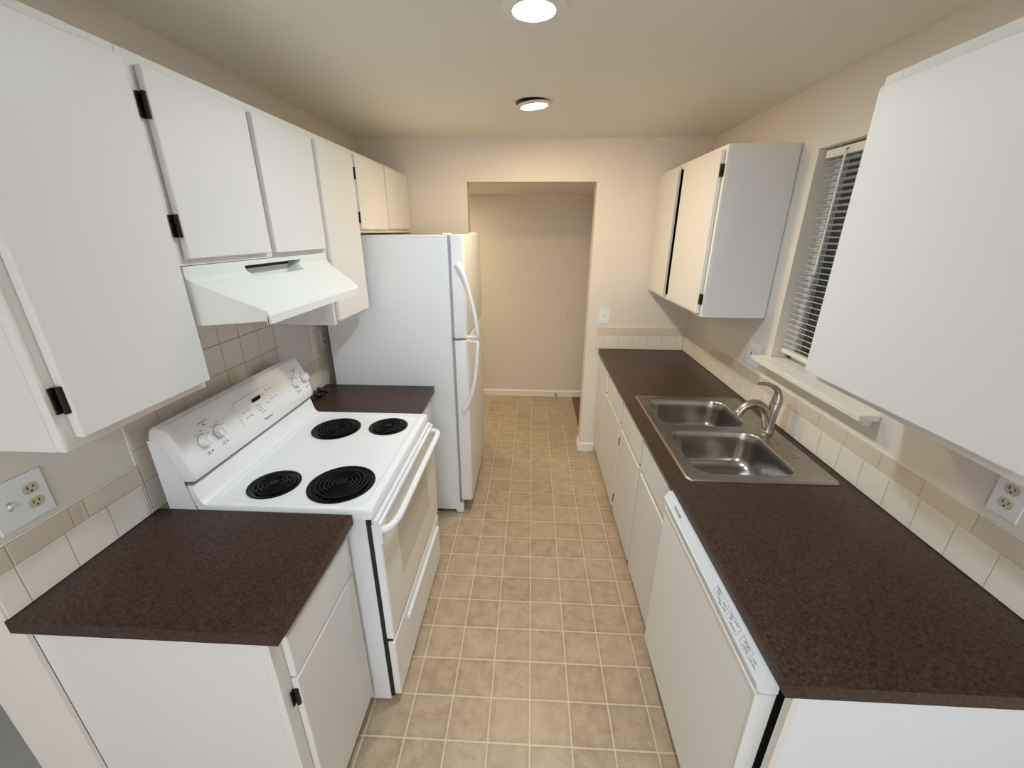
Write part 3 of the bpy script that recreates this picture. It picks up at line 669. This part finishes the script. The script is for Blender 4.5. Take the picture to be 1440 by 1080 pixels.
# ------------------------------------------------------------------ refrigerator
fg = thing('refrigerator', 'white top freezer refrigerator standing beside the doorway', 'refrigerator', (-0.64, 2.62, 0))
FY0, FY1, FX = 2.257, 2.972, -0.3185
part('body', box((-1.035, FY0, 0.030), (FX, FY1, 1.752), 0.004), 'fridge', fg)
part('top_panel', box((-1.033, FY0 + 0.001, 1.752), (FX, FY1 - 0.001, 1.760), 0.003), 'plastic', fg)
part('kick_grille', boxes([((-0.36, FY0 + 0.012, 0.022), (FX + 0.012, FY1 - 0.012, 0.092))], 0.006), 'gasket', fg)
for y in (FY0 + 0.028, FY1 - 0.028):
    part('leveling_foot', box((FX - 0.03, y - 0.022, 0.0), (FX + 0.022, y + 0.022, 0.075), 0.010, 3), 'plastic', fg)
    part('roller', box((-1.0, y - 0.02, 0.0), (-0.96, y + 0.02, 0.032)), 'grey', fg)
def fridge_door(z0, z1):
    bm = bmesh.new(); x0, x1 = -0.302, -0.231; r = 0.018
    out = [(x0, FY0), (x0, FY1), (x1 - 0.004, FY1)]
    pr = [(x0, FY0 + 0.001), (x1 - r, FY0 + 0.001)]
    for k in range(1, 7):
        a = math.radians(90 * k / 6); pr.append((x1 - r + r * math.sin(a), FY0 + 0.001 + r - r * math.cos(a)))
    for k in range(0, 7):
        a = math.radians(90 * k / 6); pr.append((x1 - r + r * math.cos(a), FY1 - 0.001 - r + r * math.sin(a)))
    pr.append((x0, FY1 - 0.001))
    def ins(d): return [(x0 + (x - x0) * (1 - d / 0.07), FY0 + d + (y - FY0) * (1 - 2 * d / (FY1 - FY0))) for x, y in pr]
    loft(bm, [[(x, y, z) for x, y in ins(d)] for d, z in ((0.005, z0), (0.001, z0 + 0.003), (0, z0 + 0.008), (0, z1 - 0.008), (0.001, z1 - 0.003), (0.005, z1))])
    return bm
fz = part('freezer_door', fridge_door(1.2065, 1.765), 'fridgedoor', fg, smooth=True, angle=35)
fd = part('fridge_door', fridge_door(0.106, 1.1955), 'fridgedoor', fg, smooth=True, angle=35)
part('gasket', boxes([((FX, FY0 + 0.006, 1.210), (-0.302, FY1 - 0.006, 1.758)), ((FX, FY0 + 0.006, 0.112), (-0.302, FY1 - 0.006, 1.192))], 0.002), 'gasket', fg)
HY = FY0 + 0.030
def fhandle(pts, rad):
    bm = bmesh.new(); tube(bm, smooth_path(pts, 7), None or rad[0], 12, flat=1.25); return bm
def bow(pts, radii):
    P = smooth_path(pts, 6); n = len(P); rs = []
    for i in range(n):
        t = i / (n - 1) * (len(radii) - 1); k = min(int(t), len(radii) - 2); rs.append(radii[k] + (radii[k + 1] - radii[k]) * (t - k))
    bm = bmesh.new(); tube(bm, P, rs, 12, flat=1.2); return bm
FS = FY0 - 0.006
part('handle', bow([(-0.270, FS, 1.618), (-0.258, FS, 1.598), (-0.238, FS, 1.555), (-0.211, FS + 0.004, 1.465), (-0.187, FS + 0.010, 1.355), (-0.176, FS + 0.015, 1.265), (-0.174, FS + 0.018, 1.226), (-0.182, FS + 0.020, 1.2165), (-0.203, FS + 0.022, 1.2150), (-0.236, FS + 0.024, 1.2150)],
     [0.017, 0.019, 0.0135, 0.0105, 0.0105, 0.0105, 0.0105, 0.0085, 0.0075, 0.0075]), 'plastic', fz, smooth=True, label='white bowed freezer handle')
part('handle', bow([(-0.236, FS + 0.024, 1.1870), (-0.203, FS + 0.022, 1.1870), (-0.182, FS + 0.020, 1.1855), (-0.174, FS + 0.018, 1.177), (-0.176, FS + 0.015, 1.13), (-0.183, FS + 0.010, 1.04), (-0.199, FS + 0.004, 0.93), (-0.226, FS, 0.835), (-0.248, FS, 0.792), (-0.262, FS, 0.772)],
     [0.0075, 0.0075, 0.0085, 0.0105, 0.0105, 0.0105, 0.0105, 0.0125, 0.018, 0.016]), 'plastic', fd, smooth=True, label='white bowed lower handle')
part('middle_hinge', box((-0.317, FY0 + 0.002, 1.1945), (-0.276, FY0 + 0.03, 1.2075), 0.001), 'grey', fg)
part('corner_cap', box((-0.345, FY0 + 0.006, 1.760), (-0.304, FY0 + 0.05, 1.7725), 0.004), 'plastic', fg)
part('hinge_cover', box((-0.30, FY1 - 0.06, 1.765), (-0.25, FY1 - 0.01, 1.774), 0.004), 'plastic', fg)
part('badge', box((-0.231, FY1 - 0.055, 1.705), (-0.2298, FY1 - 0.020, 1.712)), 'inkl', fz, label='small grey badge')

# ------------------------------------------------------------------ dishwasher
dwt = thing('dishwasher', 'white built-in dishwasher under the near end of the long counter', 'dishwasher', (0.95, 0.96, 0))
DY0, DY1 = 0.640, 1.318
part('tub', box((0.700, DY0 + 0.012, 0.10), (1.30, DY1 - 0.008, 0.868)), 'dark', dwt)
part('kick_plate', box((0.735, DY0 + 0.010, 0.0), (0.755, DY1 - 0.008, 0.10)), 'grey', dwt)
bm = bmesh.new()
pr = [(0.698, 0.108), (0.662, 0.108), (0.656, 0.114), (0.656, 0.780), (0.652, 0.800), (0.652, 0.806), (0.698, 0.806)]
prism_y(bm, pr, DY0 + 0.002, DY1)
bmesh.ops.bevel(bm, geom=[e for e in bm.edges if all(abs(v.co.x - 0.656) < 1e-4 and abs(v.co.y - DY0 - 0.002) < 1e-4 for v in e.verts)], offset=0.004, segments=2, affect='EDGES')
part('door', bm, 'fridgedoor', dwt)
bm = bmesh.new()
pr = [(0.698, 0.812), (0.662, 0.812), (0.649, 0.826), (0.645, 0.846), (0.648, 0.850), (0.660, 0.8735), (0.698, 0.8735)]
prism_y(bm, pr, DY0, DY1)
pn = part('control_panel', bm, 'enamel2', dwt)
PU = Vector((0.012, 0, 0.0235)).normalized(); PRr = Vector((0, -1, 0)); PN = PRr.cross(PU)
def onp(y, t, d=0.0): return Vector((0.648 + 0.012 * t, y, 0.850 + 0.0235 * t)) + PN * d
PFm = (PRr, PU, PN)
bm = bmesh.new()
def pt(s, size, y, t, align='CENTER'): add_text(bm, s, size, onp(y, t, 0.0004), PRr, PU, align)
pt('FRIGIDAIRE', 0.0125, 1.205, 0.62)
pt('HEAVY', 0.006, 0.868, 0.80); pt('WASH', 0.006, 0.866, 0.55); pt('NORMAL', 0.0045, 0.852, 0.30); pt('RINSE', 0.0045, 0.842, 0.12)
pt('LIGHT', 0.006, 0.828, 0.55); pt('WASH', 0.0045, 0.822, 0.25); pt('HEAT', 0.006, 0.792, 0.72); pt('DRY', 0.006, 0.790, 0.45); pt('DELAY START', 0.0045, 0.770, 0.20); pt('HI-TEMP', 0.005, 0.768, 0.75)
pt('START', 0.0085, 0.712, 0.68); pt('CANCEL', 0.006, 0.710, 0.34); pt('3 SEC DRAIN', 0.0045, 0.676, 0.28); pt('CLEAN', 0.0045, 0.676, 0.60)
part('panel_lettering', bm, 'ink', pn)
bm = bmesh.new()
def frame_line(y0, y1, t0, t1):
    for a, b_, c, d in ((y0, y1, t0, t0), (y0, y1, t1, t1), (y0, y0, t0, t1), (y1, y1, t0, t1)):
        p, q = onp(a, c, 0.0002), onp(b_, d, 0.0002); tube(bm, [p, q], 0.00045, 4)
frame_line(0.735, 0.690, 0.12, 0.92); frame_line(0.884, 0.815, 0.05, 0.95); frame_line(0.806, 0.750, 0.05, 0.95)
part('button_outline', bm, 'inkl', pn)

# ------------------------------------------------------------------ sink
sk = thing('kitchen_sink', 'stainless steel double bowl sink set in the long brown counter', 'sink', ((SX0 + SX1) / 2, (SY0 + SY1) / 2, CT))
B = [(0.776, 1.168, 1.372, 1.742), (0.776, 1.178, 1.792, 2.118)]
bm = bmesh.new(); ZD = CT + 0.0035
rings = [rrect(SX0, SX1, SY0, SY1, 0.022, CT + 0.0006), rrect(SX0 + 0.001, SX1 - 0.001, SY0 + 0.001, SY1 - 0.001, 0.022, CT + 0.004), rrect(SX0 + 0.006, SX1 - 0.006, SY0 + 0.006, SY1 - 0.006, 0.022, CT + 0.0068),
         rrect(SX0 + 0.012, SX1 - 0.012, SY0 + 0.012, SY1 - 0.012, 0.022, CT + 0.0055), rrect(SX0 + 0.018, SX1 - 0.018, SY0 + 0.018, SY1 - 0.018, 0.022, ZD)]
vr = loft(bm, rings, False, False); loops = [vr[-1]]
for x0, x1, y0, y1 in B: loops.append([bm.verts.new(p) for p in rrect(x0, x1, y0, y1, 0.075, ZD, 10)])
fill_holes(bm, loops)
part('rim', bm, 'steel', sk, smooth=True, angle=50)
for x0, x1, y0, y1 in B:
    bm = bmesh.new(); rg_ = []
    for ins, dz, rad in ((0.0, 0.0, 0.075), (0.0015, -0.0015, 0.075), (0.004, -0.006, 0.074), (0.009, -0.05, 0.072), (0.016, -0.110, 0.070), (0.021, -0.133, 0.068), (0.032, -0.150, 0.062), (0.048, -0.160, 0.055), (0.070, -0.164, 0.045)):
        rg_.append(rrect(x0 + ins, x1 - ins, y0 + ins, y1 - ins, rad, ZD + dz, 10))
    cx, cy = (x0 + x1) / 2, (y0 + y1) / 2
    vr = loft(bm, rg_, False, False)
    hole = [bm.verts.new(p) for p in circ(cx, cy, 0.040, ZD - 0.166, 32)]
    es = []
    for lp in (vr[-1], hole):
        for i in range(len(lp)): es.append(bm.edges.get((lp[i], lp[(i + 1) % len(lp)])) or bm.edges.new((lp[i], lp[(i + 1) % len(lp)])))
    bmesh.ops.triangle_fill(bm, use_beauty=True, edges=es)
    bw = part('bowl', bm, 'bowlsteel', sk, smooth=True, angle=60)
    bm = bmesh.new(); lathe(bm, [(0.043, ZD - 0.1655), (0.042, ZD - 0.164), (0.036, ZD - 0.1655), (0.031, ZD - 0.176), (0.001, ZD - 0.177)], (cx, cy, 0), 32)
    part('drain', bm, 'chrome', bw, smooth=True)
for x, y in ((1.219, 1.655), (1.230, 1.533)):
    bm = bmesh.new(); lathe(bm, [(0.021, ZD + 0.0004), (0.021, ZD + 0.003), (0.017, ZD + 0.006), (0.001, ZD + 0.007)], (x, y, 0), 28)
    part('hole_cover', bm, 'brushed', sk, smooth=True)
# faucet
fa = thing('faucet', 'brushed nickel single lever faucet behind the sink bowls', 'faucet', (1.236, 1.758, ZD))
bm = bmesh.new(); FYc = 1.758; FXc = 1.236
def rings_tube(bm, data, n=20, flat=1.0):
    P = [d[0] for d in data]; tube(bm, P, [d[1] for d in data], n, flat=flat)
lathe(bm, [(0.030, ZD + 0.0004), (0.030, ZD + 0.003), (0.027, ZD + 0.006), (0.0255, ZD + 0.012), (0.024, ZD + 0.05), (0.0235, ZD + 0.10), (0.0235, ZD + 0.136), (0.022, ZD + 0.140), (0.001, ZD + 0.140)], (FXc, FYc, 0), 32)
for v in bm.verts:
    t = max(0.0, (v.co.z - ZD) / 0.14); v.co.x += 0.012 * t * t
part('body', bm, 'brushed', fa, smooth=True, angle=50)
bm = bmesh.new()
P = smooth_path([(1.232, FYc, ZD + 0.028), (1.218, FYc, ZD + 0.075), (1.192, FYc, ZD + 0.118), (1.155, FYc, ZD + 0.135), (1.118, FYc, ZD + 0.122), (1.094, FYc, ZD + 0.092), (1.087, FYc, ZD + 0.076)], 6)
n = len(P); rs = [0.0225 - 0.004 * min(1, i / n * 1.6) + (0.002 if i > n * 0.82 else 0) for i in range(n)]
tube(bm, P, rs, 18)
sp = part('spout', bm, 'brushed', fa, smooth=True, angle=50)
bm = bmesh.new(); e = P[-1]; d = (P[-1] - P[-3]).normalized(); tube(bm, [e + d * 0.0003, e + d * 0.003], 0.016, 18); part('aerator', bm, 'grey', sp)
bm = bmesh.new()
P = smooth_path([(1.2485, FYc, ZD + 0.1415), (1.250, FYc, ZD + 0.165), (1.246, FYc, ZD + 0.188), (1.232, FYc, ZD + 0.210), (1.205, FYc, ZD + 0.226), (1.172, FYc, ZD + 0.233), (1.150, FYc, ZD + 0.232)], 6)
R_ = [0.0235, 0.021, 0.0155, 0.0115, 0.0085, 0.0072, 0.0060]; n = len(P)
rs = []
for i in range(n):
    t = i / (n - 1) * 6; k = min(int(t), 5); rs.append(R_[k] + (R_[k + 1] - R_[k]) * (t - k))
tube(bm, P, rs, 18)
part('lever_handle', bm, 'brushed', fa, smooth=True, angle=60)

# ------------------------------------------------------------------ small things
bm = bmesh.new()
tube(bm, smooth_path([(-1.045, 1.96, 0.924), (-1.030, 2.00, 0.928), (-1.055, 2.03, 0.923), (-1.020, 2.05, 0.926), (-1.050, 2.08, 0.932), (-1.010, 2.04, 0.936), (-1.03, 2.00, 0.944), (-1.06, 2.05, 0.945)], 6), 0.0085, 8)
tube(bm, [(-1.04, 2.055, 0.955), (-1.015, 2.095, 0.930)], [0.016, 0.014], 10)
single('power_cord', bm, 'cord', 'black coiled power cord on the counter behind the stove', 'cord', smooth=True)
bm = bmesh.new(); Rw = frame_mat((1, 0, 0), (0, 0, 1))
lathe(bm, [(0.062, 0.0006), (0.062, 0.004), (0.055, 0.007), (0.040, 0.0075), (0.036, 0.004), (0.001, 0.0035)], (0.462, YH, 0.919), 36, rot=Rw)
single('wall_bumper', bm, 'hallwall', 'round wall protector disc on the hall wall seen through the doorway', 'bumper', smooth=True)
bm = bmesh.new(); lathe(bm, [(0.012, 0.0004), (0.012, 0.004), (0.006, 0.008), (0.005, 0.045), (0.009, 0.047), (0.010, 0.056), (0.001, 0.058)], (0.430, YH - 0.013, 0.030), 16, rot=Rw)
single('door_stop', bm, 'grey', 'small grey door stop on the hall baseboard', 'door stop', smooth=True)

# ------------------------------------------------------------------ lamps and unseen fill lights
l1 = thing('ceiling_light', 'cool white recessed LED light nearest the camera', 'ceiling light', (0.121, 1.455, ZC), 'recessed ceiling lights')
bm = bmesh.new(); lathe(bm, [(0.099, -0.0008), (0.098, -0.004), (0.090, -0.007), (0.062, -0.0085), (0.059, -0.006), (0.058, -0.0012)], (0.121, 1.455, ZC), 56); part('trim_ring', bm, 'trim', l1, smooth=True)
bm = bmesh.new(); lathe(bm, [(0.0578, -0.0012), (0.0578, -0.0055), (0.048, -0.0075), (0.001, -0.0085)], (0.121, 1.455, ZC), 48); part('lens', bm, 'lens_cool', l1, smooth=True)
l2 = thing('ceiling_light', 'warm recessed gimbal light tilted in its ring, near the doorway', 'ceiling light', (0.1205, 2.345, ZC), 'recessed ceiling lights')
bm = bmesh.new(); lathe(bm, [(0.101, -0.0008), (0.100, -0.004), (0.094, -0.005), (0.0885, -0.004), (0.0885, -0.0008)], (0.1205, 2.345, ZC), 56); part('trim_ring', bm, 'gimbal', l2, smooth=True)
bm = bmesh.new(); lathe(bm, [(0.088, -0.0008), (0.088, -0.0012), (0.001, -0.0012)], (0.1205, 2.345, ZC), 48); part('recess_shade', bm, 'hinge', l2)  # dark disc on the flat ceiling, painted as the shaded recess
tilt = Matrix.Rotation(math.radians(-5), 3, 'Y') @ Matrix.Rotation(math.radians(2.5), 3, 'X')
bm = bmesh.new(); lathe(bm, [(0.084, -0.006), (0.085, -0.010), (0.082, -0.014), (0.066, -0.0175), (0.063, -0.013), (0.050, -0.0125)], (0.1235, 2.345, ZC - 0.004), 48, rot=tilt); gb = part('gimbal_ring', bm, 'gimbal', l2, smooth=True)
bm = bmesh.new(); lathe(bm, [(0.0625, -0.0125), (0.0625, -0.0150), (0.05, -0.0165), (0.001, -0.0172)], (0.1235, 2.345, ZC - 0.004), 40, rot=tilt); part('lens', bm, 'lens_warm', l2, smooth=True)

def area(name, loc, size, power, col, rot=(0, 0, 0)):
    L = bpy.data.lights.new(name, 'AREA'); L.shape = 'DISK'; L.size = size; L.energy = power; L.color = col
    o = bpy.data.objects.new(name, L); C.objects.link(o); o.location = loc; o.rotation_euler = rot; return o
LA = area('living_room_fill', (0.0, -1.3, 2.33), 0.45, PW_LIV, CO_LIV)  # unseen fill light added overhead behind the camera, no fixture
L = bpy.data.lights.new('rear_fill', 'AREA'); L.shape = 'RECTANGLE'; L.size = 2.2; L.size_y = 1.9; L.energy = PW_REAR; L.color = CO_REAR  # large fill light added at the back wall for ambient brightness
o = bpy.data.objects.new('rear_fill', L); C.objects.link(o); o.location = (-0.4, -3.45, 1.1); o.rotation_euler = (math.radians(-90), 0, 0)
area('hall_fill', (-1.0, 3.85, 2.10), 0.25, PW_HAL, CO_HAL)  # unseen fill light added in the hall, no fixture

wd = bpy.data.worlds.new('dusk'); bpy.context.scene.world = wd; wd.use_nodes = True
bg = wd.node_tree.nodes['Background']; bg.inputs[0].default_value = (0.55, 0.62, 0.70, 1); bg.inputs[1].default_value = 0.25

# ------------------------------------------------------------------ camera
f_px, pitch, yaw, roll = 573.93, -0.357, 0.046, 0.0042
F_ = Vector((-math.sin(yaw) * math.cos(pitch), math.cos(yaw) * math.cos(pitch), math.sin(pitch)))
R0 = Vector((math.cos(yaw), math.sin(yaw), 0)); U0 = R0.cross(F_)
Rr = R0 * math.cos(roll) + U0 * math.sin(roll); Uu = -R0 * math.sin(roll) + U0 * math.cos(roll)
cam = bpy.data.cameras.new('camera'); co = bpy.data.objects.new('camera', cam); C.objects.link(co)
cam.sensor_fit = 'HORIZONTAL'; cam.sensor_width = 36.0; cam.lens = f_px / 1440 * 36.0; cam.clip_start = 0.02
mw = Matrix((Rr, Uu, -F_)).transposed().to_4x4(); mw.translation = Vector((0.13, 0.0, 1.7799)); co.matrix_world = mw
sc = bpy.context.scene; sc.camera = co
sc.view_settings.view_transform = 'Standard'; sc.view_settings.look = 'None'; sc.view_settings.gamma = 1.0; sc.view_settings.exposure = 0.0
sc.view_settings.use_curve_mapping = False
sc.cycles.max_bounces = 12; sc.cycles.diffuse_bounces = 8; sc.cycles.sample_clamp_indirect = 6.0
